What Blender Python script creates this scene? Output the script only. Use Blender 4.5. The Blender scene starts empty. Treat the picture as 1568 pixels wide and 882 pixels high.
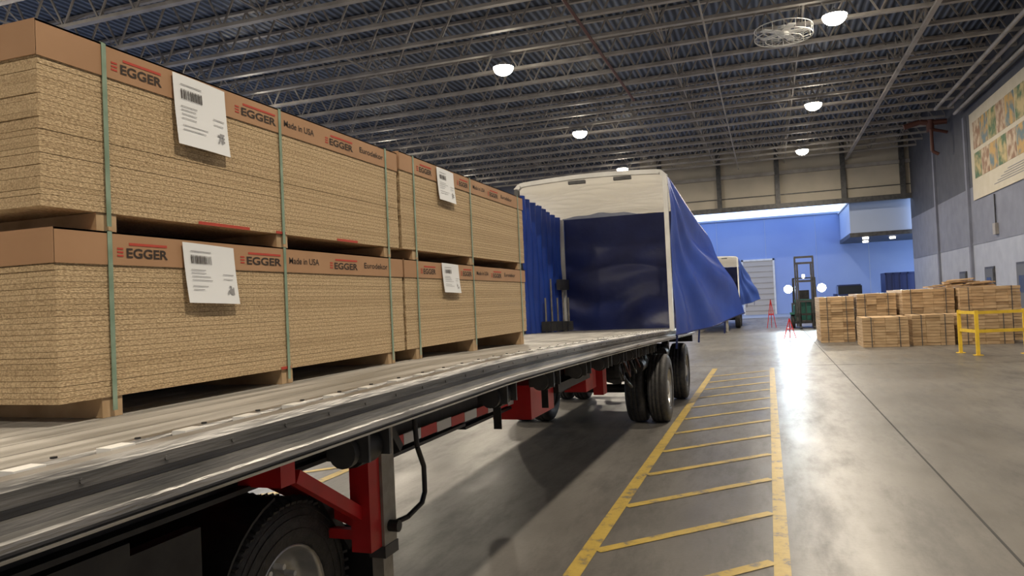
import bpy, math, random
from mathutils import Vector, Matrix
random.seed(7)
scene=bpy.context.scene
COL=bpy.context.collection

# ---------------------------------------------------------------- materials
def mat(name,c,rough=0.6,metal=0.0,c2=None,scale=6.0,detail=4,bump=0.0,bscale=None,stretch=(1,1,1),emit=None,estr=0,lo=0.35,hi=0.65,rvar=0.0,spec=None):
    m=bpy.data.materials.new(name); m.use_nodes=True
    nt=m.node_tree; b=nt.nodes["Principled BSDF"]
    b.inputs["Base Color"].default_value=(*c,1); b.inputs["Roughness"].default_value=rough; b.inputs["Metallic"].default_value=metal
    if spec is not None: b.inputs["Specular IOR Level"].default_value=spec
    tc=nt.nodes.new("ShaderNodeTexCoord"); mp=nt.nodes.new("ShaderNodeMapping"); mp.inputs["Scale"].default_value=stretch
    nt.links.new(tc.outputs["Object"],mp.inputs["Vector"])
    n=nt.nodes.new("ShaderNodeTexNoise"); n.inputs["Scale"].default_value=scale; n.inputs["Detail"].default_value=detail
    nt.links.new(mp.outputs[0],n.inputs["Vector"])
    if c2 is not None:
        r=nt.nodes.new("ShaderNodeValToRGB"); r.color_ramp.elements[0].position=lo; r.color_ramp.elements[1].position=hi
        r.color_ramp.elements[0].color=(*c,1); r.color_ramp.elements[1].color=(*c2,1)
        nt.links.new(n.outputs["Fac"],r.inputs[0]); nt.links.new(r.outputs[0],b.inputs["Base Color"])
        m["ramp"]=r.name
    if rvar:
        mr=nt.nodes.new("ShaderNodeMapRange"); mr.inputs["From Min"].default_value=.3; mr.inputs["From Max"].default_value=.7
        mr.inputs["To Min"].default_value=rough-rvar; mr.inputs["To Max"].default_value=rough+rvar
        nt.links.new(n.outputs["Fac"],mr.inputs[0]); nt.links.new(mr.outputs[0],b.inputs["Roughness"])
    if bump:
        n2=n
        if bscale:
            n2=nt.nodes.new("ShaderNodeTexNoise"); n2.inputs["Scale"].default_value=bscale; nt.links.new(mp.outputs[0],n2.inputs["Vector"])
        bp=nt.nodes.new("ShaderNodeBump"); bp.inputs["Strength"].default_value=bump; bp.inputs["Distance"].default_value=0.02
        nt.links.new(n2.outputs["Fac"],bp.inputs["Height"]); nt.links.new(bp.outputs[0],b.inputs["Normal"])
    if emit is not None:
        b.inputs["Emission Color"].default_value=(*emit,1); b.inputs["Emission Strength"].default_value=estr
    return m

M={}
def floormat():
    m=bpy.data.materials.new("concrete_floor"); m.use_nodes=True; nt=m.node_tree; b=nt.nodes["Principled BSDF"]
    tc=nt.nodes.new("ShaderNodeTexCoord")
    def noise(sc,det,st=(1,1,1),ro=.6):
        mp=nt.nodes.new("ShaderNodeMapping"); mp.inputs["Scale"].default_value=st; nt.links.new(tc.outputs["Object"],mp.inputs[0])
        n=nt.nodes.new("ShaderNodeTexNoise"); n.inputs["Scale"].default_value=sc; n.inputs["Detail"].default_value=det; n.inputs["Roughness"].default_value=ro
        nt.links.new(mp.outputs[0],n.inputs["Vector"]); return n
    a=noise(.35,12); s=noise(1.6,8,(1.4,.35,1),.7); f=noise(30,6)
    r=nt.nodes.new("ShaderNodeValToRGB"); r.color_ramp.elements[0].position=.28; r.color_ramp.elements[0].color=(.105,.098,.090,1); r.color_ramp.elements[1].position=.72; r.color_ramp.elements[1].color=(.20,.188,.172,1)
    nt.links.new(a.outputs["Fac"],r.inputs[0])
    r2=nt.nodes.new("ShaderNodeValToRGB"); r2.color_ramp.elements[0].position=.36; r2.color_ramp.elements[0].color=(.62,.62,.63,1); r2.color_ramp.elements[1].position=.52; r2.color_ramp.elements[1].color=(1,1,1,1)
    nt.links.new(s.outputs["Fac"],r2.inputs[0])
    r3=nt.nodes.new("ShaderNodeValToRGB"); r3.color_ramp.elements[0].position=.3; r3.color_ramp.elements[0].color=(.88,.88,.88,1); r3.color_ramp.elements[1].position=.7; r3.color_ramp.elements[1].color=(1.0,1.0,1.0,1)
    nt.links.new(f.outputs["Fac"],r3.inputs[0])
    def mul(x,y):
        q=nt.nodes.new("ShaderNodeMix"); q.data_type='RGBA'; q.blend_type='MULTIPLY'; q.inputs[0].default_value=1
        nt.links.new(x,q.inputs[6]); nt.links.new(y,q.inputs[7]); return q.outputs[2]
    c=mul(mul(r.outputs[0],r2.outputs[0]),r3.outputs[0]); nt.links.new(c,b.inputs["Base Color"])
    mr=nt.nodes.new("ShaderNodeMapRange"); mr.inputs["From Min"].default_value=.3; mr.inputs["From Max"].default_value=.7; mr.inputs["To Min"].default_value=.48; mr.inputs["To Max"].default_value=.28
    nt.links.new(s.outputs["Fac"],mr.inputs[0]); nt.links.new(mr.outputs[0],b.inputs["Roughness"]); b.inputs["Specular IOR Level"].default_value=.45
    bp=nt.nodes.new("ShaderNodeBump"); bp.inputs["Strength"].default_value=.05; bp.inputs["Distance"].default_value=.02
    nt.links.new(f.outputs["Fac"],bp.inputs["Height"]); nt.links.new(bp.outputs[0],b.inputs["Normal"])
    return m
M['floor']=floormat()
M['yard']=mat("yard_concrete",(.25,.27,.3),.5,0,(.33,.35,.38),1.2,5)
M['joint']=mat("floor_joint_filler",(.03,.03,.03),.8)
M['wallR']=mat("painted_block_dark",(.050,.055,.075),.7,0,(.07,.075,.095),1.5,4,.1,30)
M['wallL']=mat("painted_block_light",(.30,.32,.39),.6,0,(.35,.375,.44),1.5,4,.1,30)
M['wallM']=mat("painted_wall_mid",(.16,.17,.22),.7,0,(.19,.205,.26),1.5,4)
M['header']=mat("beige_header_panel",(.42,.38,.31),.7,0,(.48,.43,.35),.8,4)
M['blue_wall']=mat("blue_lit_cladding",(.24,.34,.66),.5,0,(.28,.39,.70),.3,3)  # the blue light on this wall is put into its base colour
M['canopyw']=mat("canopy_fascia",(.40,.48,.66),.5)
M['steel']=mat("joist_steel",(.26,.24,.22),.55,.1,(.38,.355,.33),1.5,3)
M['steeld']=mat("dark_steel",(.06,.06,.065),.5,.5,(.10,.10,.10),5,3)
M['white']=mat("white_paint",(.72,.72,.70),.5,0,(.62,.62,.60),4,3)
M['board']=mat("particleboard_edge",(.34,.235,.125),.85,0,(.62,.47,.285),160,7,.35,210,stretch=(1,.55,1.2),lo=.34,hi=.66)
M['board2']=mat("particleboard_edge_dark",(.30,.205,.108),.85,0,(.57,.425,.25),160,7,.35,210,stretch=(1,.55,1.2),lo=.34,hi=.66)
M['lumber']=mat("lumber_board",(.42,.28,.15),.8,0,(.57,.40,.23),8,6,.2,60,stretch=(.4,.4,3))
M['lumber2']=mat("lumber_board_dark",(.31,.20,.10),.8,0,(.46,.31,.17),8,6,.2,60,stretch=(.4,.4,3))
M['card']=mat("brown_cardboard",(.34,.19,.097),.75,0,(.39,.225,.12),3,5)
M['ink']=mat("black_ink",(.03,.018,.012),.8)
M['redink']=mat("red_ink",(.42,.05,.03),.8)
M['paper']=mat("label_paper",(.74,.76,.78),.6)
M['grey_ink']=mat("grey_print",(.25,.25,.26),.7)
M['strap']=mat("green_strap",(.17,.25,.18),.4,0,(.25,.34,.26),12,2)
M['dun']=mat("dunnage_wood",(.40,.27,.15),.85,0,(.52,.37,.22),10,5,.2)
M['deck']=mat("trailer_deck_plank",(.24,.23,.21),.45,.1,(.45,.43,.40),3,8,.25,40,stretch=(5,.4,1),rvar=.12)
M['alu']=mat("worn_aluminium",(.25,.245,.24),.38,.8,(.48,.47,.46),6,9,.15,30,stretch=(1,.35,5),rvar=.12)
M['alud']=mat("dark_aluminium",(.08,.08,.08),.5,.6,(.19,.185,.18),6,9,.15,30,stretch=(1,.35,5))  # darker tone for rail grooves, side faces and small fittings
M['chrome']=mat("bright_steel_plate",(.80,.80,.78),.4,.2)
M['black']=mat("black_steel",(.018,.018,.02),.5,.3,(.035,.035,.035),8,4)
M['rubber']=mat("tyre_rubber",(.022,.022,.023),.6,0,(.045,.043,.042),20,4,.3,60)
M['red']=mat("red_chassis_paint",(.60,.018,.022),.4,0,(.42,.015,.015),3,5)
M['greyleg']=mat("worn_grey_paint",(.24,.22,.19),.55,.3,(.36,.34,.30),9,5)
M['rim']=mat("wheel_rim",(.55,.55,.54),.35,.8,(.35,.35,.34),6,4)
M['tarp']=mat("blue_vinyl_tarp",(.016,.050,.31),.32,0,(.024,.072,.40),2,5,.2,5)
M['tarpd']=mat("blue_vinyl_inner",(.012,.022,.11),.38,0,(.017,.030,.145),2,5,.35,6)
M['green']=mat("forklift_green",(.02,.16,.13),.45)
M['yellow']=mat("safety_yellow",(.75,.50,.03),.5,0,(.62,.40,.03),6,4)
M['refl']=mat("reflective_white",(.65,.65,.66),.35)
M['glass']=mat("dark_glass",(.02,.025,.03),.1)
M['door']=mat("door_grey",(.10,.105,.11),.5)
M['redpipe']=mat("rusty_red_pipe",(.10,.035,.025),.6)
M['lamp']=mat("lamp_lens",(1,1,1),.5,emit=(1,.90,.72),estr=55)
M['lampb']=mat("headlamp_lens",(1,1,1),.5,emit=(.75,.9,1),estr=130)
M['lampc']=mat("canopy_lamp_lens",(1,1,1),.5,emit=(1,.95,.8),estr=14)
M['blueb']=mat("blue_bin_paint",(.015,.03,.12),.5)
M['beige_door']=mat("beige_rollup_door",(.45,.42,.38),.6)
M['bcream']=mat("banner_cream",(.50,.45,.34),.6,0,(.54,.49,.39),2,3)
M['b1']=mat("banner_photo_green",(.05,.12,.05),.6,0,(.45,.35,.16),2.2,5,lo=.4,hi=.6)
M['b2']=mat("banner_photo_brown",(.24,.13,.07),.6,0,(.50,.40,.28),2.6,5,lo=.4,hi=.6)
M['b3']=mat("banner_photo_gold",(.46,.28,.08),.6,0,(.10,.16,.18),2.4,5,lo=.42,hi=.6)
def translucent(name,c,f):
    m=mat(name,c,.6,0,tuple(v*1.06 for v in c),3,4,.2,9); nt=m.node_tree; b=nt.nodes["Principled BSDF"]; out=nt.nodes["Material Output"]
    t=nt.nodes.new("ShaderNodeBsdfTranslucent"); t.inputs[0].default_value=(*c,1); mx=nt.nodes.new("ShaderNodeMixShader"); mx.inputs[0].default_value=f
    nt.links.new(b.outputs[0],mx.inputs[1]); nt.links.new(t.outputs[0],mx.inputs[2]); nt.links.new(mx.outputs[0],out.inputs[0]); return m
M['roofw']=translucent("white_vinyl_roof",(.70,.68,.63),.36)

def worn():
    m=bpy.data.materials.new("worn_yellow_paint"); m.use_nodes=True; nt=m.node_tree; b=nt.nodes["Principled BSDF"]
    tc=nt.nodes.new("ShaderNodeTexCoord"); n=nt.nodes.new("ShaderNodeTexNoise"); n.inputs["Scale"].default_value=5; n.inputs["Detail"].default_value=10; n.inputs["Roughness"].default_value=.75
    nt.links.new(tc.outputs["Object"],n.inputs["Vector"])
    r=nt.nodes.new("ShaderNodeValToRGB"); e=r.color_ramp.elements
    e[0].position=.39; e[0].color=(.15,.135,.11,1); e[1].position=.47; e[1].color=(.43,.30,.06,1)
    x=r.color_ramp.elements.new(.7); x.color=(.54,.39,.10,1)
    nt.links.new(n.outputs["Fac"],r.inputs[0]); nt.links.new(r.outputs[0],b.inputs["Base Color"]); b.inputs["Roughness"].default_value=.42
    return m
M['paint']=worn()
def deckmat():
    m=bpy.data.materials.new("corrugated_roof_deck"); m.use_nodes=True; nt=m.node_tree; b=nt.nodes["Principled BSDF"]
    tc=nt.nodes.new("ShaderNodeTexCoord"); w=nt.nodes.new("ShaderNodeTexWave"); w.bands_direction='X'; w.inputs["Scale"].default_value=1.1
    nt.links.new(tc.outputs["Object"],w.inputs["Vector"])
    r=nt.nodes.new("ShaderNodeValToRGB"); r.color_ramp.elements[0].color=(.020,.030,.052,1); r.color_ramp.elements[1].color=(.15,.19,.28,1)  # blue of the daylight put into the deck colour; bands stand for ribs
    r.color_ramp.elements[0].position=.3
    nt.links.new(w.outputs["Fac"],r.inputs[0]); nt.links.new(r.outputs[0],b.inputs["Base Color"]); b.inputs["Roughness"].default_value=.5
    bp=nt.nodes.new("ShaderNodeBump"); bp.inputs["Strength"].default_value=.6; bp.inputs["Distance"].default_value=.06
    nt.links.new(w.outputs["Fac"],bp.inputs["Height"]); nt.links.new(bp.outputs[0],b.inputs["Normal"])
    return m
M['roofdeck']=deckmat()

# ---------------------------------------------------------------- mesh builder
class MB:
    def __init__(s): s.v=[]; s.f=[]; s.m=[]; s.mats=[]; s.sm=[]
    def mi(s,k):
        if k not in s.mats: s.mats.append(k)
        return s.mats.index(k)
    def add(s,vs,fs,k,smooth=False):
        o=len(s.v); i=s.mi(k); s.v+= [tuple(x) for x in vs]
        for f in fs: s.f.append([a+o for a in f]); s.m.append(i); s.sm.append(smooth)
    def box(s,x0,x1,y0,y1,z0,z1,k):
        vs=[(x,y,z) for x in(x0,x1) for y in(y0,y1) for z in(z0,z1)]
        s.add(vs,[(0,1,3,2),(4,6,7,5),(0,4,5,1),(2,3,7,6),(0,2,6,4),(1,5,7,3)],k)
    def beam(s,p,q,w,h,k):
        p=Vector(p);q=Vector(q);d=(q-p).normalized()
        up=Vector((0,0,1)) if abs(d.z)<.95 else Vector((0,1,0))
        a=d.cross(up).normalized()*w/2; b=a.cross(d).normalized()*h/2
        vs=[e+sa*a+sb*b for e in(p,q) for sa,sb in((-1,-1),(1,-1),(1,1),(-1,1))]
        s.add(vs,[(3,2,1,0),(4,5,6,7),(0,1,5,4),(1,2,6,5),(2,3,7,6),(3,0,4,7)],k)
    def cyl(s,p,q,r,k,n=14,r2=None):
        p=Vector(p);q=Vector(q);d=(q-p).normalized(); r2=r if r2 is None else r2
        up=Vector((0,0,1)) if abs(d.z)<.95 else Vector((0,1,0))
        a=d.cross(up).normalized(); b=a.cross(d).normalized()
        vs=[]
        for e,rr in((p,r),(q,r2)):
            for i in range(n):
                t=2*math.pi*i/n; vs.append(e+a*math.cos(t)*rr+b*math.sin(t)*rr)
        s.add(vs,[(i,i+n,(i+1)%n+n,(i+1)%n) for i in range(n)],k,True)
        s.add(vs[:n],[list(range(n))],k); s.add(vs[n:],[list(range(n))[::-1]],k)
    def tube(s,pts,r,k,n=8):
        for a,b in zip(pts[:-1],pts[1:]): s.cyl(a,b,r,k,n)
    def lathe_x(s,prof,cx,cy,cz,k,n=40):
        vs=[];m=len(prof)
        for i in range(n):
            t=2*math.pi*i/n
            for (dx,r) in prof: vs.append((cx+dx,cy+r*math.cos(t),cz+r*math.sin(t)))
        fs=[]
        for i in range(n):
            j=(i+1)%n
            for a in range(m-1): fs.append((i*m+a,i*m+a+1,j*m+a+1,j*m+a))
        s.add(vs,fs,k,True)
    def grid(s,fn,nu,nv,k,smooth=True):
        vs=[fn(i/nu,j/nv) for i in range(nu+1) for j in range(nv+1)]
        fs=[(i*(nv+1)+j,(i+1)*(nv+1)+j,(i+1)*(nv+1)+j+1,i*(nv+1)+j+1) for i in range(nu) for j in range(nv)]
        s.add(vs,fs,k,smooth)
    def extr(s,prof,ys,zf,k,mats=None):
        n=len(prof)
        for a,b in zip(ys[:-1],ys[1:]):
            va=[(x,a,z+zf(a)) for x,z in prof]; vb=[(x,b,z+zf(b)) for x,z in prof]
            for i in range(n):
                j=(i+1)%n
                s.add([va[i],va[j],vb[j],vb[i]],[(0,1,2,3)],(mats[i] if mats else k))
        for y in (ys[0],ys[-1]):
            s.add([(x,y,z+zf(y)) for x,z in prof],[list(range(n))],k)
    def build(s,name,parent=None):
        me=bpy.data.meshes.new(name); me.from_pydata(s.v,[],s.f)
        for k in s.mats: me.materials.append(M[k])
        for p,i,sm in zip(me.polygons,s.m,s.sm): p.material_index=i; p.use_smooth=sm
        me.update()
        o=bpy.data.objects.new(name,me); COL.objects.link(o)
        if parent: o.parent=parent
        return o
def empty(name,loc=(0,0,0)):
    e=bpy.data.objects.new(name,None); e.location=loc; COL.objects.link(e); e.empty_display_size=.2; return e
def recalc(o):
    import bmesh
    bm=bmesh.new(); bm.from_mesh(o.data); bmesh.ops.remove_doubles(bm,verts=bm.verts,dist=.00001); bmesh.ops.recalc_face_normals(bm,faces=bm.faces); bm.to_mesh(o.data); bm.free()
def bevel(o,w=.01):
    m=o.modifiers.new("bevel",'BEVEL'); m.width=w; m.segments=2; m.limit_method='ANGLE'
def text(name,s,y0,y1,x,z,h,k,parent,off=0.0):
    cu=bpy.data.curves.new(name,'FONT'); cu.body=s; cu.size=1; cu.offset=off; cu.extrude=.0
    cu.materials.append(M[k]); o=bpy.data.objects.new(name,cu); COL.objects.link(o)
    bpy.context.view_layer.update(); w=o.dimensions.x or 1; hh=o.dimensions.y or 1
    o.rotation_euler=(math.pi/2,0,math.pi/2); o.location=(x,y0,z); o.scale=((y1-y0)/w,h/hh,1)
    o.parent=parent; return o

# ---------------------------------------------------------------- room shell
XR=9.8; XL=-30; YB=58; YF=-14; ZC=12.7
b=MB(); b.box(XL,XR,YF,YB+.4,-.2,0,'floor'); b.build("floor")
b=MB(); 
for X in (-28.5,-22.5,-16.5,-10.5,1.5,7.5): b.box(X-.010,X+.010,YF,YB,.0005,.002,'joint')
for Y in (-4,20,32,44,56): b.box(XL,XR,Y-.008,Y+.008,.0005,.002,'joint')
b.build("floor_joints")
b=MB(); b.box(XL,XR,YF,YB,ZC,ZC+.2,'roofdeck'); b.build("ceiling")
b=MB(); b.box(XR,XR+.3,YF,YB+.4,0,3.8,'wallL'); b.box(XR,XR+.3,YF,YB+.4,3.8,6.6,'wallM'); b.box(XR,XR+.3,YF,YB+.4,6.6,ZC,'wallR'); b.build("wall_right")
b=MB(); b.box(XL,XR,YF-.3,YF,0,ZC,'wallM'); b.build("wall_front")
b=MB()
ops=[(5,16),(18,29),(31,42)]
ys=[YF]+[v for o in ops for v in o]+[YB+.4]
for i in range(0,len(ys),2): b.box(XL-.3,XL,ys[i],ys[i+1],0,ZC,'wallM')
for a,c in ops: b.box(XL-.3,XL,a,c,8,ZC,'wallM')
b.build("wall_left")
b=MB()
OX0=-9
b.box(XL,OX0,YB,YB+.4,0,ZC,'wallM')
b.box(OX0,XR,YB,YB+.4,8.25,ZC,'header')
b.build("wall_back")
b=MB()
b.box(OX0,XR,YB-.35,YB,8.0,8.35,'steeld')
b.box(OX0,XR,YB-.1,YB,9.0,9.06,'steeld')
b.box(OX0,XR,YB-.25,YB,10.5,10.75,'steel')
for X in (-7.5,-3.1,1.05,5.5,9.3): b.box(X-.16,X+.16,YB-.3,YB,8.0,ZC,'steeld')
b.build("trim_header_beam")
# joists
b=MB()
y=-12.0
zb,zt=11.25,12.62
while y<YB-.8:
    b.beam((XL,y,zb),(XR,y,zb),.20,.11,'steel'); b.beam((XL,y,zt),(XR,y,zt),.15,.09,'steel')
    x=XL; pw=1.45
    while x<XR-.1:
        b.beam((x,y,zt),(x+pw/2,y,zb),.05,.06,'steel'); b.beam((x+pw/2,y,zb),(min(x+pw,XR),y,zt),.05,.06,'steel')
        x+=pw
    y+=2.1
for X in (-22,-14.5,-3.2,1.6): 
    b.beam((X,YF,zb+.1),(X,YB,zb+.1),.05,.05,'steel')
    yy=-12.0
    while yy<YB-3:
        b.beam((X,yy,zb),(X,yy+2.1,zt),.035,.035,'steel'); b.beam((X,yy,zt),(X,yy+2.1,zb),.035,.035,'steel'); yy+=2.1
for X in (5.75,):
    b.beam((X,YF,zb-.10),(X,YB,zb-.10),.16,.12,'steel')
    yy=YF
    while yy<YB-2:
        b.beam((X,yy,zb-.08),(X,yy+1.15,zt),.06,.06,'steel'); b.beam((X,yy+1.15,zt),(X,yy+2.3,zb-.08),.06,.06,'steel'); yy+=2.3
b.build("ceiling_roof_joists")
b=MB(); b.cyl((-5.4,10,11.0),(-5.4,34,11.0),.06,'redpipe',8); b.cyl((-1.6,-5,11.05),(-1.6,57,11.05),.035,'steel',8)
b.build("sprinkler_pipe")
b=MB()
for z,x in ((10.95,9.2),(10.55,9.45),(10.9,8.6)): b.cyl((x,5,z),(x,43,z),.09,'steel',8)
b.build("conduit_pipes")
b=MB(); b.tube([(9.7,46,10.8),(8.9,46,10.8),(8.4,46,10.9),(7.6,46.0,10.7)],.15,'redpipe',10)
b.tube([(9.7,46,10.2),(8.9,45.8,10.4),(8.9,45.8,9.2),(9.2,45.8,9.0)],.09,'redpipe',8); b.tube([(8.9,46,10.95),(8.9,46,10.3)],.2,'redpipe',10)
b.build("fire_sprinkler_riser")

# yard beyond
b=MB(); b.box(-45,30,YB+.4,100,-.2,-.005,'yard'); b.box(-60,XL-.3,-20,YB+.4,-.2,-.005,'yard'); b.build("yard_ground")
b=MB(); b.box(-30,30,67,67.4,0,8.3,'blue_wall')
b.box(-30,30,66.9,67.4,8.2,8.35,'canopyw')
for X in range(-28,30,4): b.box(X-.02,X+.02,66.98,67,0,8.2,'canopyw')
b.build("yard_building")
b=MB(); b.box(-1.9,.5,66.9,66.99,0,4.6,'beige_door')
for i in range(9): b.box(-1.9,.5,66.87,66.9,.3+i*.48,.34+i*.48,'steel')
b.box(-2.05,-1.9,66.85,66.99,0,4.75,'white'); b.box(.5,.65,66.85,66.99,0,4.75,'white'); b.box(-2.05,.65,66.85,66.99,4.6,4.75,'white')
b.build("rollup_door")
b=MB(); b.box(5.9,14,59,66.9,5.9,8.1,'canopyw'); b.box(5.8,14,58.9,66.9,8.1,8.2,'white'); b.box(5.85,14,58.95,66.85,5.6,5.9,'steeld')
for x,yy in ((7,60),(9,61.5),(7.5,64.5)): b.cyl((x,yy,5.6),(x,yy,5.48),.2,'lampc')
b.build("dock_canopy")

# ---------------------------------------------------------------- high bay lights
for X in (-20.5,-9.0,2.5):
    for Y in (-9.5,2.5,14.3,26.2,38.2,50.4):
        e=empty("high_bay_light",(X,Y,10.75))
        b=MB(); 
        def dome(u,v): 
            a=u*2*math.pi; p=v*math.pi/2; return (.38*math.cos(a)*math.cos(p),.38*math.sin(a)*math.cos(p),.04-.30*math.sin(p))
        b.grid(dome,20,6,'lamp'); b.cyl((0,0,.04),(0,0,.22),.39,'white',20,.14); b.cyl((0,0,.22),(0,0,.31),.02,'steel',6)
        o=b.build("housing",e)
        l=bpy.data.lights.new("lamp",'AREA'); l.shape='DISK'; l.size=.4; l.energy=840; l.color=(1,.87,.69)
        lo=bpy.data.objects.new("lamp",l); lo.location=(0,0,-.27); lo.parent=e; COL.objects.link(lo)
        l=bpy.data.lights.new("spill",'POINT'); l.shadow_soft_size=.1; l.energy=38; l.color=(1,.87,.70)
        lo=bpy.data.objects.new("spill",l); lo.location=(0,0,-.48); lo.parent=e; COL.objects.link(lo)

# ceiling fan
e=empty("ceiling_fan",(.95,27.1,10.75))
b=MB(); b.cyl((0,0,-.1),(0,0,.25),.18,'white'); b.cyl((0,0,.2),(0,0,.3),.04,'steel',8)
for i in range(5):
    t=2*math.pi*i/5; c,s_=math.cos(t),math.sin(t)
    b.beam((.15*c,.15*s_,.05),(.85*c,.85*s_,.05),.26,.03,'white')
for R_,z in ((.95,.18),(.95,-.12),(.6,-.2)):
    n=28
    b.tube([(R_*math.cos(2*math.pi*i/n),R_*math.sin(2*math.pi*i/n),z) for i in range(n+1)],.018,'white',6)
for i in range(16):
    t=2*math.pi*i/16; c,s_=math.cos(t),math.sin(t)
    b.tube([(.95*c,.95*s_,.18),(.95*c,.95*s_,-.12),(.6*c,.6*s_,-.2),(.15*c,.15*s_,-.2)],.01,'white',5)
b.build("cage_and_blades",e)

# ---------------------------------------------------------------- floor markings
b=MB()
def stripe(p,q,w,z=.004):
    p=Vector((*p,z)); q=Vector((*q,z)); d=(q-p).normalized(); a=Vector((-d.y,d.x,0))*w/2
    b.add([p-a,q-a,q+a,p+a],[(0,1,2,3)],'paint')
stripe((-1.36,2),(-1.36,19.4),.12); stripe((0,2),(0,19.4),.11)
y=1.8
while y<18.2: stripe((-1.3,y),(-.06,y+1.22),.10,.005); y+=1.21
stripe((-4.8,2),(-4.8,19.4),.12); stripe((-6.1,2),(-6.1,19.4),.12)
y=1.8
while y<18.2: stripe((-6.05,y),(-4.86,y+1.22),.10,.005); y+=1.21
b.build("floor_marking_hatched_lane")

# ---------------------------------------------------------------- trailer
def zd(y):
    return 1.555 if y<4.0 else 1.555-.20*((y-4.0)/7.8)**1.15
YT0,YT1=-2.0,15.3
YS=[YT0,0,2,4,4.25,4.5]+[5+.5*i for i in range(20)]+[15.0,15.3]
XE=-1.43; XF=-3.93
T=empty("flatbed_trailer",(0,0,0))
b=MB()
np_=14; w=(XE-.19-(XF+.19))/np_
for i in range(np_):
    x0=XF+.19+i*w
    b.extr([(x0+.003,-.035),(x0+w-.003,-.035),(x0+w-.003,0),(x0+.003,0)],YS,zd,'deck')
o=b.build("deck",T); recalc(o)
b=MB()
P=[(-.19,0.002),(-.155,.002),(-.15,-.008),(-.10,-.008),(-.095,.004),(-.045,.004),(-.034,-.004),(-.028,-.016),(-.028,-.050),(-.040,-.054),(-.040,-.072),(-.026,-.076),(-.020,-.096),(-.004,-.104),(0,-.110),(0,-.128),(-.014,-.132),(-.014,-.139),(-.004,-.142),(-.006,-.150),(-.16,-.150),(-.19,-.05)]
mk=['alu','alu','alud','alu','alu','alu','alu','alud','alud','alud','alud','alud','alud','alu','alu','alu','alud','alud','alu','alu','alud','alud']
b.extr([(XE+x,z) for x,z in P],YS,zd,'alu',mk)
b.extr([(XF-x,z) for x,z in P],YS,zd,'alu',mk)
o=b.build("side_rails",T); recalc(o)
b=MB(); y=-1.8
while y<11.5:
    z=zd(y)
    b.box(XE-.148,XE-.102,y,y+.075,z-.006,z+.007,'chrome')
    b.box(XE-.150,XE-.100,y+.085,y+.235,z-.0085,z-.006,'alud')
    b.cyl((XE-.172,y+.15,z+.002),(XE-.172,y+.15,z+.006),.008,'black',8)
    b.cyl((XE-.029,y+.1,z-.034),(XE-.024,y+.1,z-.034),.007,'alud',8)
    y+=.245
b.build("rub_rail_clips",T)
# chassis
b=MB()
for X in (-2.2,-3.16):
    for y0,y1 in [(YT0,3.7)]+[(3.7+i*1.28,3.7+(i+1)*1.28) for i in range(9)]:
        z=zd((y0+y1)/2)-.15; d=.26 if y0<3.6 else (.38 if y0<9.5 else .30)
        b.box(X-.075,X+.075,y0,y1,z-.02,z,'black'); b.box(X-.01,X+.01,y0,y1,z-d,z,'black'); b.box(X-.075,X+.075,y0,y1,z-d-.02,z-d,'black')
y=YT0+.1
while y<YT1-.1:
    z=zd(y)-.036; b.box(XF+.1,XE-.1,y,y+.06,z-.11,z,'black'); y+=.42
b.box(XF+.05,XE-.05,YT1-.1,YT1,zd(15)-.3,zd(15)-.03,'black')
for X in (-2.0,-3.3):
    b.box(X-.05,X+.05,YT1-.15,YT1-.05,.55,zd(15)-.2,'red')
b.box(-3.7,-1.6,YT1-.15,YT1-.05,.5,.6,'red')
b.build("chassis_frame",T)
b=MB()
y=3.75; i=0
while y<5.9:
    z=zd(y)-.47; b.box(-2.12,-2.105,y,y+.23,z-.03,z+.035,'refl' if i%2 else 'red'); y+=.235; i+=1
b.build("reflective_tape",T)
b=MB()
for y in (2.60,4.20,5.20,6.2,7.1,7.9,8.7,9.4,10.1):
    z=zd(y)-.15
    b.box(XE-.24,XE-.05,y-.09,y-.075,z-.12,z,'steeld'); b.box(XE-.24,XE-.05,y+.075,y+.09,z-.12,z,'steeld')
    b.cyl((XE-.145,y-.07,z-.08),(XE-.145,y+.07,z-.08),.07,'black',16)
    b.cyl((XE-.145,y-.13,z-.08),(XE-.145,y-.095,z-.08),.06,'steeld',16)
    if y in(4.20,5.2,7.9): b.box(XE-.17,XE-.12,y-.02,y-.015,z-.28,z-.1,'black')
b.build("strap_winches",T)
b=MB()
for X in (-1.95,-3.4):
    for y in (8.7,10.1,12.5,14.7):
        b.box(X-.06,X+.06,y-.1,y+.1,.75,zd(y)-.15,'red' if y<9 else 'black')
b.box(-2.3,-1.95,6.0,6.7,.88,1.17,'red'); b.box(-2.2,-1.95,8.0,8.5,.86,1.12,'red'); b.box(-2.09,-1.9,6.7,8.0,1.02,1.10,'black')
b.cyl((-3.0,9.0,.9),(-2.3,9.0,.9),.16,'black',18); b.cyl((-2.25,9.55,.95),(-1.85,9.55,.95),.13,'black',18)
b.cyl((-3.6,7.0,1.05),(-2.3,7.0,1.05),.13,'steeld',18)
for yy in (9.9,12.3): b.cyl((-2.0,yy,.82),(-2.0,yy+.28,.82),.10,'steeld',16); b.cyl((-1.72,yy+.1,.95),(-1.72,yy+.35,.95),.09,'black',16)
for k_ in range(5):
    yy=8.6+k_*.42; b.tube([(-1.75,yy,1.18),(-1.68,yy+.08,.98),(-1.68,yy+.22,.90),(-1.72,yy+.38,1.02),(-1.78,yy+.45,1.18)],.013,'redpipe' if k_%2 else 'black',6)
for ya in (11.3,13.85):
    b.cyl((-3.7,ya,.5),(-1.65,ya,.5),.065,'black',12)
    for X in (-2.28,-3.08): 
        b.beam((X,ya-.9,.78),(X,ya+.2,.58),.1,.09,'black'); b.cyl((X,ya+.3,.6),(X,ya+.3,.95),.13,'rubber',16)
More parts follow.
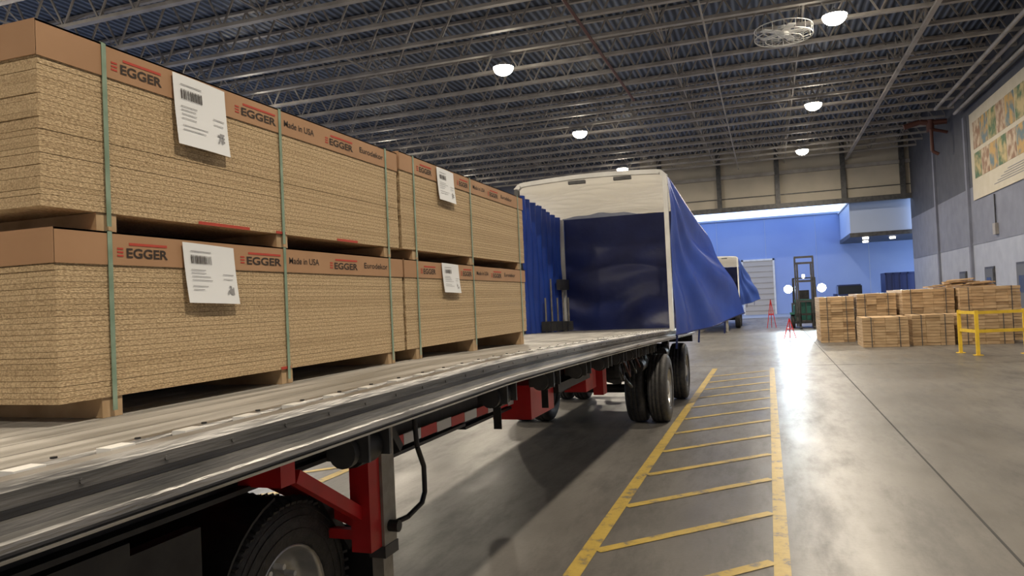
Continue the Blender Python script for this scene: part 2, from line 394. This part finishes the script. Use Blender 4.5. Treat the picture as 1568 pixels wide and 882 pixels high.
b.tube([(-1.8,8.9,1.1),(-1.7,9.1,.85),(-1.7,9.4,.75),(-1.8,9.6,.9)],.02,'black')
b.build("suspension_and_tanks",T)
tp=[(-.14,.30),(-.14,.38),(-.135,.46),(-.115,.495),(-.085,.505),(-.082,.495),(-.072,.495),(-.07,.507),(-.03,.51),(-.028,.497),(-.018,.497),(-.016,.51),(.03,.51),(.032,.497),(.042,.497),(.044,.508),(.085,.505),(.115,.495),(.135,.46),(.14,.38),(.14,.30),(.12,.285),(-.12,.285),(-.14,.30)]
def tyre(b,cx,cy,cz=.51,R=.51,out=1,lugs=False):
    k=R/.51
    b.lathe_x([(x*k,r*k) for x,r in tp],cx,cy,cz,'rubber',48)
    if lugs:
        for i in range(64):
            t=2*math.pi*i/64
            for s_ in (-1,1):
                p=Vector((cx+s_*.075*k,cy+.511*k*math.cos(t),cz+.511*k*math.sin(t))); q=Vector((cx+s_*.132*k,cy+.487*k*math.cos(t+.02),cz+.487*k*math.sin(t+.02)))
                b.beam(p,q,.030,.014,'rubber')
        for rr in (.36,.42,.455):
            n=48; sx=out*(.1415 if rr<.45 else .137)*k
            b.tube([(cx+sx,cy+rr*k*math.cos(2*math.pi*i/n),cz+rr*k*math.sin(2*math.pi*i/n)) for i in range(n+1)],.003,'rubber',5)
    o=out
    b.lathe_x([(o*.115*k,.288*k),(o*.13*k,.28*k),(o*.10*k,.265*k),(o*.03*k,.25*k),(o*-.02*k,.20*k),(o*.0,.14*k),(o*.10*k,.12*k),(o*.12*k,.09*k),(o*.12*k,.001)],cx,cy,cz,'rim',32)
    b.lathe_x([(-o*.115*k,.288*k),(-o*.11*k,.27*k),(-o*.02*k,.2*k),(-o*.02*k,.001)],cx,cy,cz,'steeld',32)
    for i in range(10):
        t=2*math.pi*i/10; cyy=cy+.17*k*math.cos(t); czz=cz+.17*k*math.sin(t)
        b.cyl((cx-o*.01,cyy,czz),(cx+o*.05,cyy,czz),.015*k,'chrome',6)
for ya in (11.3,13.85):
    for nm,cx,out in (("o",-1.6,1),("i",-1.93,1),("li",-3.43,-1),("lo",-3.76,-1)):
        b=MB(); tyre(b,cx,ya,out=out); b.build("wheel_"+nm,T)
# landing gear
b=MB(); LY=3.43
for X in (-1.98,-3.4):
    b.box(X-.02,X+.065,LY-.06,LY+.07,.62,1.40,'greyleg'); b.box(X-.02,X+.045,LY-.045,LY+.055,.1,.64,'greyleg')
    b.box(X-.025,X+.07,LY-.065,LY+.075,.60,.66,'steeld')
    b.box(X-.14,X+.14,LY-.15,LY+.15,.0,.04,'steeld'); b.box(X-.05,X+.05,LY-.06,LY+.06,.04,.12,'steeld')
    b.box(X-.06,X+.05,LY-.17,LY-.062,.66,1.36,'red')
    b.beam((X-.02,2.75,1.16),(X-.02,LY-.14,.84),.05,.06,'red'); b.beam((X,LY+.05,1.34),(X,LY+.25,1.10),.04,.05,'black')
b.beam((-3.35,LY-.13,.74),(-2.0,LY-.13,.74),.04,.05,'red'); b.box(-3.4,-1.97,2.62,2.72,1.14,1.24,'red')
b.beam((-3.35,LY-.1,1.25),(-2.05,LY-.1,.80),.05,.06,'red'); b.beam((-2.05,LY-.1,1.25),(-3.35,LY-.1,.80),.05,.06,'red')
b.box(-2.9,-2.5,2.3,2.9,1.05,1.2,'red')
b.tube([(-1.90,LY+.08,1.30),(-1.86,LY+.14,1.32),(-1.84,LY+.18,1.28),(-1.84,LY+.20,1.12),(-1.84,LY+.27,1.0),(-1.84,LY+.27,.86),(-1.84,LY+.23,.81),(-1.86,LY+.1,.77),(-1.92,LY,.75)],.014,'black',10)
b.cyl((-1.93,LY,.75),(-1.86,LY,.75),.03,'black'); 
b.build("landing_gear",T)

# tractor drive wheels & fender beneath trailer
TR=empty("truck_tractor_rear",(0,0,0)); WY=2.97
for cx,out in ((-2.32,1),(-2.64,1),(-4.1,-1)):
    b=MB(); tyre(b,cx,WY,cz=.495,R=.495,out=out,lugs=True); b.build("drive_wheel",TR)
    b=MB(); tyre(b,cx,1.60,cz=.495,R=.495,out=out,lugs=True); b.build("drive_wheel",TR)
b=MB(); b.cyl((-4.1,WY,.495),(-2.35,WY,.495),.1,'black'); b.cyl((-4.1,1.60,.495),(-2.35,1.60,.495),.1,'black')
for X in (-2.95,-3.7): b.box(X-.05,X+.05,-1.5,3.1,.82,1.05,'black')
b.box(-3.8,-2.85,1.6,2.5,1.05,1.16,'black')
b.box(-2.6,-2.14,-1.4,2.0,1.03,1.10,'black'); b.box(-2.20,-2.14,-1.4,1.15,.35,1.05,'black'); b.box(-2.22,-2.15,1.0,2.35,.72,1.05,'black'); b.box(-2.9,-2.85,-1.4,2.5,.6,1.2,'black')  # added black panels fill the dark gap under the trailer
for i in range(5):
    t0=math.radians(150-i*9); t1=math.radians(150-(i+1)*9)
    p=Vector((-2.47,WY+.56*math.cos(t0),.495+.56*math.sin(t0))); q=Vector((-2.47,WY+.56*math.cos(t1),.495+.56*math.sin(t1)))
    b.beam(p,q,.62,.012,'black')
b.beam((-2.2,3.20,.96),(-2.2,3.46,.62),.07,.05,'black'); b.box(-2.5,-2.05,3.57,3.59,.22,.66,'black'); b.cyl((-3.0,3.55,.68),(-2.10,3.55,.68),.022,'steeld')
b.build("frame_mudflap_and_fill",TR)

# ---------------------------------------------------------------- retractable tarp enclosure
def enclosure(Y0,L,xf,xe,zf,parent,detail=True):
    Y1=Y0+L; h=3.90
    def arch(t,y,drop=0):
        x=xf+(xe-xf)*t
        e=min(t,1-t)*(xe-xf)
        z=h-.05-drop+.05*math.sin(math.pi*t)
        if e<.12: z-=.08*(1-e/.12)**2
        return (x,y,z)
    b=MB()
    n=30
    for yy in (Y0,Y1):
        pts=[arch(i/n,yy,0 if yy==Y0 else .22) for i in range(n+1)]
        for a,c in zip(pts[:-1],pts[1:]): b.beam(a,c,.09,.07,'white')
    b.box(xe-.05,xe+.015,Y0-.05,Y0+.05,zf(Y0)-.02,h-.11,'white'); b.box(xf-.015,xf+.05,Y0-.05,Y0+.05,zf(Y0)-.02,h-.11,'steeld')
    for tt in (.42,.72):
        a=arch(tt-.05,Y0+.5,.11); b.box(a[0],a[0]+.28,Y0-.06,Y0+.02,a[2]-.0,a[2]+.05,'steeld')
    if detail:
        for i in range(5):
            yy=Y0+.9+i*.4; b.cyl((xf+.16,yy,zf(yy)+.01),(xf+.16,yy,2.3 if i%2 else 1.95),.018,'greyleg',8)
            b.box(xf+.08,xf+.24,yy-.03,yy+.03,zf(yy)+.02,zf(yy)+.2,'steeld')
        b.box(xf+.13,xf+.2,Y0+1.8,Y0+2.5,2.1,2.3,'steeld')
        b.box(xf+.05,xf+.12,Y1-.25,Y1-.17,zf(Y1),3.5,'white')
    b.build("bow_frame",parent)
    b=MB(); NF=9
    def roof(u,v):
        y=Y0+.03+u*(L-.03); fold=abs(math.sin(u*NF*math.pi))**.8
        x,yy,z=arch(v,y,.20*u*1.0+.17*fold*(.5+.5*math.sin(math.pi*v)**.5)*(1+.25*math.sin(v*7+u*9))+.012*math.sin(v*31+u*40))
        return (x,yy,z+.01)
    b.grid(roof,NF*10,30,'roofw'); b.build("roof_sheet",parent)
    b=MB()
    def left(u,v):
        y=Y0+.05+u*(L-.1); z=zf(y)-.05+(h-.2-.2*u-zf(y)+.05)*v
        return (xf+.04+.07*math.sin(u*34*math.pi/2)+.015*math.sin(v*9+u*13),y,z)
    b.grid(left,150,16,'tarp')
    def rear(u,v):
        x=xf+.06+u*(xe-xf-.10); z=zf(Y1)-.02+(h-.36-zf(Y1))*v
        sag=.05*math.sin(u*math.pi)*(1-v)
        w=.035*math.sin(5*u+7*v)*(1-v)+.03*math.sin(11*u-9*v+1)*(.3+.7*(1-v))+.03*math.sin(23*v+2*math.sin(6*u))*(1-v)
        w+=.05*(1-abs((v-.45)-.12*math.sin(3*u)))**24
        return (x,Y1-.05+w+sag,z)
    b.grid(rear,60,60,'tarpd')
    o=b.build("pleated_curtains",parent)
    b=MB()
    def right(u,v):
        y=Y0+.03+u*(L-.05)
        top=Vector((xe+.02+.10*u,y,h-.12-.16*u-.14*u*u)); bot=Vector((xe+.035+.98*u**1.2,y,zf(Y0)-.09+.24*u))
        s=v**1.1
        p=top.lerp(bot,s)
        ang=math.atan2(u*1.15+.02,v+.02)
        p.x+=.065*math.sin(ang*15+.6*math.sin(v*5))*min(1,(u*u+v*v)**.5*1.3)*min(1,u*5)*(1-.35*v)
        p.x+=.04*math.sin(8*v+3*u)*math.sin(math.pi*v)+.05*math.sin(math.pi*v)*u
        p.x=max(p.x,xe+.02+.006*math.sin(v*14))
        p.z-=.06*math.sin(u*math.pi)*v
        return p
    b.grid(right,90,70,'tarp'); o=b.build("side_tarp",parent)
    b=MB()
    pts=[right(i/20,1) for i in range(21)]; b.tube(pts,.012,'tarpd',6)
    for t in (.0,.35,.7):
        p=right(t+.02,1); b.beam(p,(p[0]-.02,p[1],p[2]-.22),.03,.004,'tarpd')
    b.build("tarp_hem",parent)
E=empty("trailer_tarp_enclosure",(0,0,0))
enclosure(11.8,2.75,XF,XE,zd,E)

# second trailer in background
T2=empty("flatbed_trailer",(0,0,0)); T2.name="flatbed_trailer.001"
z2=lambda y:1.35
b=MB(); b.box(-3.95,-1.45,37.5,52,1.2,1.35,'alu'); b.box(-3.2,-3.05,37.5,52,.85,1.2,'black'); b.box(-2.3,-2.15,37.5,52,.85,1.2,'black')
b.build("deck",T2)
for ya in (42.3,44.5):
    for cx,o_ in ((-1.62,1),(-3.75,-1)):
        b=MB(); tyre(b,cx,ya,out=o_); b.build("wheel",T2)
b=MB(); b.cyl((-3.7,42.3,.5),(-1.7,42.3,.5),.06,'black'); b.cyl((-3.7,44.5,.5),(-1.7,44.5,.5),.06,'black'); b.box(-2.1,-1.95,42,44.8,.5,.9,'black'); b.box(-3.4,-3.25,42,44.8,.5,.9,'black')
for X in (-2.0,-3.4): b.box(X-.06,X+.06,38.4,38.55,0,1.2,'greyleg')
b.build("running_gear",T2)
E2=empty("trailer_tarp_enclosure",(0,0,0)); E2.name="trailer_tarp_enclosure.001"
enclosure(41.5,6,-3.95,-1.45,z2,E2,False)

# ---------------------------------------------------------------- particleboard bundles
def bundle(name,y0,y1,z0,z1,x1,x0,straps,labels,texts,marks=[]):
    e=empty(name,(0,0,0)); b=MB()
    n=int(round((z1-z0)/.0185)); t=(z1-z0)/n
    for i in range(n):
        j=random.uniform(-.0016,.0016); jy=random.uniform(-.003,.003)
        b.box(x0+j,x1-abs(j),y0+jy,y1+jy,z0+i*t+.0006,z0+(i+1)*t-.0005,'board' if random.random()<.6 else 'board2')
    b.build("boards",e)
    b=MB(); hb=.105
    b.box(x0-.006,x1+.004,y0-.006,y1+.006,z1,z1+.006,'card')
    b.box(x1+.0005,x1+.004,y0-.006,y1+.006,z1-hb,z1+.006,'card'); b.box(x0-.006,x0-.003,y0-.006,y1+.006,z1-hb,z1+.006,'card')
    b.box(x0-.006,x1+.004,y0-.008,y0-.004,z1-hb,z1+.006,'card'); b.box(x0-.006,x1+.004,y1+.004,y1+.008,z1-hb,z1+.006,'card')
    b.build("cardboard_cap",e)
    b=MB()
    for s in straps:
        w=.009; dx=.006
        b.box(x1+dx-.001,x1+dx+.001,s-w,s+w,z0-.045,z1+.009,'strap'); b.box(x0-.012,x0-.009,s-w,s+w,z0-.03,z1+.009,'strap'); b.box(x0-.01,x1+.007,s-w,s+w,z1+.007,z1+.009,'strap')
    b.build("straps",e)
    b=MB()
    for s in straps:
        zl=z0-.062
        if z0<1.8: zl=zd(s-.04)+.0008
        b.box(x0+.01,x1-.006,s-.04,s+.04,zl,z0-.001,'dun')
    b.build("dunnage",e)
    b=MB()
    for (a,c,za,zc,til) in labels:
        def lab(u,v,a=a,c=c,za=za,zc=zc,til=til): return (x1+.011+.012*(1-v)**2+.004*math.sin(u*3),a+(c-a)*u+til*(1-v),za+(zc-za)*v-til*u*.6)
        b.grid(lab,8,8,'paper')
        def onlab(u0,u1,v0,v1,k):
            q=[lab(u,v) for u,v in((u0,v0),(u1,v0),(u1,v1),(u0,v1))]; b.add([(x_+.0025,y_,z_) for x_,y_,z_ in q],[(0,1,2,3)],k)
        u=.12
        while u<.5:
            wdt=random.choice([.006,.011,.016]); onlab(u,u+wdt,.66,.80,'ink'); u+=wdt+.014
        for v in (.55,.50,.44,.38,.28,.22): onlab(.10,random.uniform(.3,.6),v,v+.010,'grey_ink')
        onlab(.12,.5,.86,.872,'grey_ink')
        for i in range(6):
            for j in range(6):
                if random.random()<.5: onlab(.76+i*.024,.784+i*.024,.16+j*.026,.186+j*.026,'grey_ink')
        onlab(.7,.93,.5,.512,'grey_ink'); onlab(.7,.9,.42,.43,'grey_ink')
    b.build("shipping_labels",e)
    for (s,a,c) in texts:
        big= s=="EGGER"
        text("printed_text",s,a+(.035 if big else 0),c,x1+.0052,z1-(.078 if big else .065),.034 if big else .030,'ink',e,.026 if big else .012)
        if big:
            bb=MB(); bb.box(x1+.0045,x1+.0052,a+.05,c,z1-.036,z1-.027,'redink')
            for q in (0,1,2): bb.box(x1+.0045,x1+.0052,a,a+.025,z1-.076+q*.012,z1-.070+q*.012,'redink')
            bb.build("printed_logo_bar",e)
    if marks:
        b=MB()
        for a,c in marks: b.box(x1+.0008,x1+.0022,a,c,z0+.0,z0+.012,'redink')
        b.build("red_edge_marks",e)
    return e
XFc=-2.08; XBc=-3.30
st1=[1.90,2.85,3.84]; st2=[4.20,5.14,6.26]
tx1=[("EGGER",1.93,2.15),("EGGER",2.55,2.82),("Made in USA",2.88,3.12),("EGGER",3.22,3.48),("Eurodekor",3.55,3.81)]
tx2=[("EGGER",4.25,4.47),("EGGER",4.90,5.10),("Made in USA",5.2,5.45),("EGGER",5.52,5.75),("Eurodekor",5.82,6.1)]
bundle("particleboard_bundle",1.70,4.00,1.622,2.168,XFc,XBc,st1,[(2.22,2.50,1.93,2.16,.015)],tx1,[(2.8,2.87)])
bundle("particleboard_bundle",4.03,6.38,1.622,2.168,XFc,XBc,st2,[(4.56,4.84,1.97,2.17,.01)],tx2)
bundle("particleboard_bundle",1.66,3.98,2.236,2.805,XFc,XBc,st1,[(2.20,2.48,2.53,2.80,.01)],tx1,[(2.32,2.62),(2.8,2.87),(3.3,3.5)])
bundle("particleboard_bundle",4.02,6.40,2.236,2.825,XFc,XBc,st2,[(4.54,4.82,2.60,2.82,.01)],tx2)

# ---------------------------------------------------------------- lumber stacks
def lumber(x0,x1,y0,y1,z0,z1,rows=9,name="lumber_stack"):
    b=MB(); t=(z1-z0)/rows
    nx=max(2,int((x1-x0)/.3))
    for i in range(rows):
        w=(x1-x0)/nx
        for j in range(nx):
            d=random.uniform(-.03,.03)
            b.box(x0+j*w+.002,x0+(j+1)*w-.002,y0+d,y1+d,z0+i*t+.004,z0+(i+1)*t-.003,random.choice(['lumber','lumber','lumber','lumber2']))
    for xx in (x0+.25,x1-.25): b.box(xx-.012,xx+.012,y0-.045,y0-.035,z0,z1+.006,'steeld'); b.box(xx-.012,xx+.012,y0-.04,y1+.03,z1,z1+.008,'steeld')
    return b.build(name)
for (x0,x1,y0,y1,z) in [(1.70,2.82,28.4,31,[.05,.80,.86,1.60]),(2.90,4.12,28.2,31,[.05,.82,.88,1.66]),(4.22,5.75,27.6,31,[.05,.84,.90,1.74]),(5.85,7.55,27.4,31,[.05,.84,.90,1.74])]:
    for q in (0,2): lumber(x0,x1,y0,y1,z[q]-(.05 if q==0 else .06),z[q+1],9)
for (x0,x1,y0,y1,z) in [(2.75,4.05,25.6,27.2,.93),(4.2,5.35,25.9,27.2,.95),(5.45,6.9,25.9,27.1,.95)]: lumber(x0,x1,y0,y1,0,z,10)
b=MB()
for i in range(30):
    x=random.uniform(5.3,6.9); y=random.uniform(27.9,28.6); z=1.80+.22*max(0,1-abs(x-6.1)/.8)*random.random()
    a=random.uniform(-.6,.6); b.beam((x-.35,y-a*.3,z),(x+.35,y+a*.3,z+random.uniform(0,.05)),.12,.035,random.choice(['lumber','lumber2']))
b.box(5.2,7.0,27.85,28.65,1.752,1.79,'lumber2')
b.build("scrap_wood_pile")

# guard rail
b=MB()
posts=[(4.85,22.9),(5.05,22.0),(6.2,22.3),(7.4,22.6)]
for x,y in posts: b.box(x-.04,x+.04,y-.04,y+.04,0,1.16,'yellow'); b.box(x-.1,x+.1,y-.1,y+.1,0,.015,'yellow')
for (a,c) in zip(posts[:-1],posts[1:]):
    for z in (1.10,.62): b.beam((a[0],a[1],z),(c[0],c[1],z),.05,.08,'yellow')
b.build("guard_rail")

# forklift
F=empty("forklift",(1.75,39.6,0)); b=MB()
b.box(-.55,.55,.2,2.2,.35,1.15,'green'); b.box(-.6,.6,1.7,2.6,.3,1.25,'steeld'); b.box(-.5,.5,.15,.5,1.15,1.45,'green')
b.box(-.25,.25,1.0,1.5,1.15,1.3,'black'); b.box(-.25,.25,1.45,1.6,1.2,1.9,'black')
b.box(-.75,-.5,.12,.9,.7,.8,'green'); b.box(.5,.75,.12,.9,.7,.8,'green')
for sx in (-.5,.5):
    b.beam((sx,.3,1.2),(sx,.55,2.5),.07,.07,'black'); b.beam((sx,2.1,1.2),(sx,1.8,2.5),.07,.07,'black'); b.beam((sx,.5,2.5),(sx,1.85,2.5),.07,.07,'black')
for i in range(7): b.beam((-.5,.55+i*.21,2.52),(.5,.55+i*.21,2.52),.04,.04,'black')
for sx in (-.42,-.32,.32,.42): b.box(sx-.04,sx+.04,-.12,.08,.1,3.55 if abs(sx)>.4 else 3.3,'steeld')
for z in (.3,1.3,2.3,3.2,3.5): b.box(-.45,.45,-.08,.02,z,z+.1,'steeld')
for z in (.25,.65): b.box(-.55,.55,-.2,-.13,z,z+.1,'black')
for sx in (-.5,-.25,0,.25,.5): b.box(sx-.02,sx+.02,-.22,-.14,.3,1.3,'black')
for sx in (-.3,.3): b.box(sx-.06,sx+.06,-1.3,-.15,.06,.11,'black'); b.box(sx-.06,sx+.06,-.22,-.15,.06,.75,'black')
b.build("body_and_mast",F)
for x,y,R_ in ((-.62,.5,.36),(.62,.5,.36),(-.55,2.0,.3),(.55,2.0,.3)):
    bb=MB(); tyre(bb,x,y,cz=R_,R=R_,out=1 if x>0 else -1); bb.build("wheel",F)
bb=MB()
for sx in (-.78,.78):
    bb.cyl((sx,.1,1.98),(sx,.22,1.98),.21,'steeld'); bb.cyl((sx,.085,1.98),(sx,.1,1.98),.20,'lampb',16); bb.beam((sx,.2,1.98),(sx*.6,.4,1.98),.04,.04,'black')
bb.cyl((0,1.2,2.5),(0,1.2,2.7),.07,'lampc')
bb.build("headlamps",F)
for sx in (-.78,.78):
    l=bpy.data.lights.new("headlamp_beam",'SPOT'); l.energy=900; l.spot_size=1.3; l.spot_blend=.7; l.color=(.75,.9,1); l.shadow_soft_size=.1
    lo=bpy.data.objects.new("headlamp_beam",l); lo.parent=F; lo.location=(sx,.06,1.98); lo.rotation_euler=(math.radians(76),0,math.pi); COL.objects.link(lo)

for i,(x,y) in enumerate(((.1,41),(.75,31.5))):
    b=MB(); h=1.5 if i==0 else .8; w=.22
    b.beam((x-w,y,0),(x,y,h),.035,.035,'red'); b.beam((x+w,y,0),(x,y,h),.035,.035,'red'); b.box(x-.12,x+.12,y-.02,y+.02,.45*h,.5*h,'red'); b.beam((x,y+.3,0),(x,y,h),.035,.035,'red')
    b.build("red_barrier_stand")

def bin_(x0,x1,y0,y1,h,name,k):
    b=MB(); b.box(x0,x1,y0,y1,.25,.35,k); b.box(x0,x0+.06,y0,y1,.35,h,k); b.box(x1-.06,x1,y0,y1,.35,h,k); b.box(x0,x1,y0,y0+.06,.35,h,k); b.box(x0,x1,y1-.06,y1,.35,h,k)
    b.box(x0-.05,x1+.05,y0-.06,y0+.02,h-.12,h,k)
    x=x0
    while x<x1+.01: b.box(x-.04,x+.04,y0-.06,y0,.3,h,k); x+=(x1-x0)/6
    for xx in(x0+.2,x1-.2):
        for yy in(y0+.3,y1-.3): b.cyl((xx-.06,yy,.13),(xx+.06,yy,.13),.13,'black')
    b.build(name)
bin_(8.1,11.0,59.5,62,2.9,"dumpster",'blueb')
P_=empty("pickup_truck",(6.0,61,0)); b=MB()
b.box(-.95,.95,0,5.2,.45,1.25,'blueb'); b.box(-.9,.9,.3,1.5,1.25,1.45,'blueb'); b.box(-.85,.85,1.5,3.3,1.25,2.1,'glass'); b.box(-.8,.8,1.7,3.2,2.08,2.2,'blueb')
b.box(-.95,-.85,3.3,5.2,1.25,1.5,'blueb'); b.box(.85,.95,3.3,5.2,1.25,1.5,'blueb'); b.box(-.8,.8,-.06,0,.5,.75,'rim')
b.box(-.85,-.55,-.03,.02,.95,1.1,'refl'); b.box(.55,.85,-.03,.02,.95,1.1,'refl')
o=b.build("body",P_); bevel(o,.06)
for x in(-.85,.85):
    for y in(.95,4.2):
        b=MB(); tyre(b,x,y,cz=.4,R=.4,out=1 if x>0 else -1); b.build("wheel",P_)

# ---------------------------------------------------------------- right wall things
b=MB(); b.box(XR-.06,XR-.002,30.5,41.6,5.9,10.1,'bcream')
for r,(za,zb_) in enumerate(((6.9,8.1),(8.3,9.6))):
    for i in range(8):
        y1=41.0-i*1.28; b.box(XR-.075,XR-.055,y1-1.16,y1,za,zb_,['b1','b2','b3'][(i+r)%3])
for i in range(5): b.box(XR-.075,XR-.055,33.0,38.0-i*.5,6.2+i*.1,6.23+i*.1,'grey_ink')
b.build("wall_banner")
for i,(ya,yb,za,zb_) in enumerate(((39.0,40.3,0,2.5),(33.6,35.6,0,2.55),(44,45.2,0,2.4))):
    b=MB(); b.box(XR-.06,XR-.002,ya-.1,yb+.1,za,zb_+.1,'steeld'); b.box(XR-.09,XR-.05,ya,yb,za,zb_,'door'); b.box(XR-.1,XR-.085,ya+.3,yb-.3,1.4,2.1,'glass'); b.box(XR-.16,XR-.09,ya+.1,ya+.2,1.0,1.06,'chrome')
    b.build("door_%d"%(i+1))
b=MB(); b.box(XR-.02,XR-.002,YF,YB,3.75,3.85,'wallM')
for yy in (42.6,50): b.box(XR-.12,XR-.002,yy-.15,yy+.15,0,10.2,'wallM')
b.build("trim_1")
b=MB(); b.tube([(XR-.05,38.2,5.8),(XR-.05,38.2,4.4)],.03,'black'); b.box(XR-.14,XR-.003,38,38.4,4.0,4.5,'steel'); b.build("electrical_box")

# ---------------------------------------------------------------- world + daylight portals
w=bpy.data.worlds.new("overcast_dusk"); scene.world=w; w.use_nodes=True
nt=w.node_tree; bg=nt.nodes["Background"]
tc=nt.nodes.new("ShaderNodeTexCoord"); sp=nt.nodes.new("ShaderNodeSeparateXYZ"); r=nt.nodes.new("ShaderNodeValToRGB")
nt.links.new(tc.outputs["Generated"],sp.inputs[0]); nt.links.new(sp.outputs["Z"],r.inputs[0]); nt.links.new(r.outputs[0],bg.inputs[0])
r.color_ramp.elements[0].position=.0; r.color_ramp.elements[0].color=(.60,.76,1,1); r.color_ramp.elements[1].position=.8; r.color_ramp.elements[1].color=(.38,.55,1,1)
bg.inputs[1].default_value=2.9
def portal(loc,rot,sx,sy):
    l=bpy.data.lights.new("daylight_portal",'AREA'); l.shape='RECTANGLE'; l.size=sx; l.size_y=sy; l.cycles.is_portal=True
    o=bpy.data.objects.new("daylight_portal",l); o.location=loc; o.rotation_euler=rot; COL.objects.link(o)
portal(((OX0+XR)/2,YB+.3,4.1),(-math.pi/2,0,0),XR-OX0,8.2)
for a,c in ops: portal((XL-.2,(a+c)/2,4),(0,-math.pi/2,0),8,c-a)

# ---------------------------------------------------------------- camera
th=math.radians(19.06); ph=math.radians(1.24); ro=math.radians(2.6)
Fv=Vector((-math.sin(th)*math.cos(ph),math.cos(th)*math.cos(ph),math.sin(ph)))
R0=Vector((math.cos(th),math.sin(th),0)); U0=R0.cross(Fv)
U=U0*math.cos(ro)+R0*math.sin(ro); R=R0*math.cos(ro)-U0*math.sin(ro)
cam=bpy.data.cameras.new("camera"); cam.lens=25.99; cam.sensor_width=36; cam.clip_end=300; cam.clip_start=.05
co=bpy.data.objects.new("camera",cam); COL.objects.link(co)
mw=Matrix((R,U,-Fv)).transposed().to_4x4(); mw.translation=Vector((0,0,1.87)); co.matrix_world=mw
scene.camera=co
scene.view_settings.view_transform='Standard'
scene.view_settings.exposure=-0.12
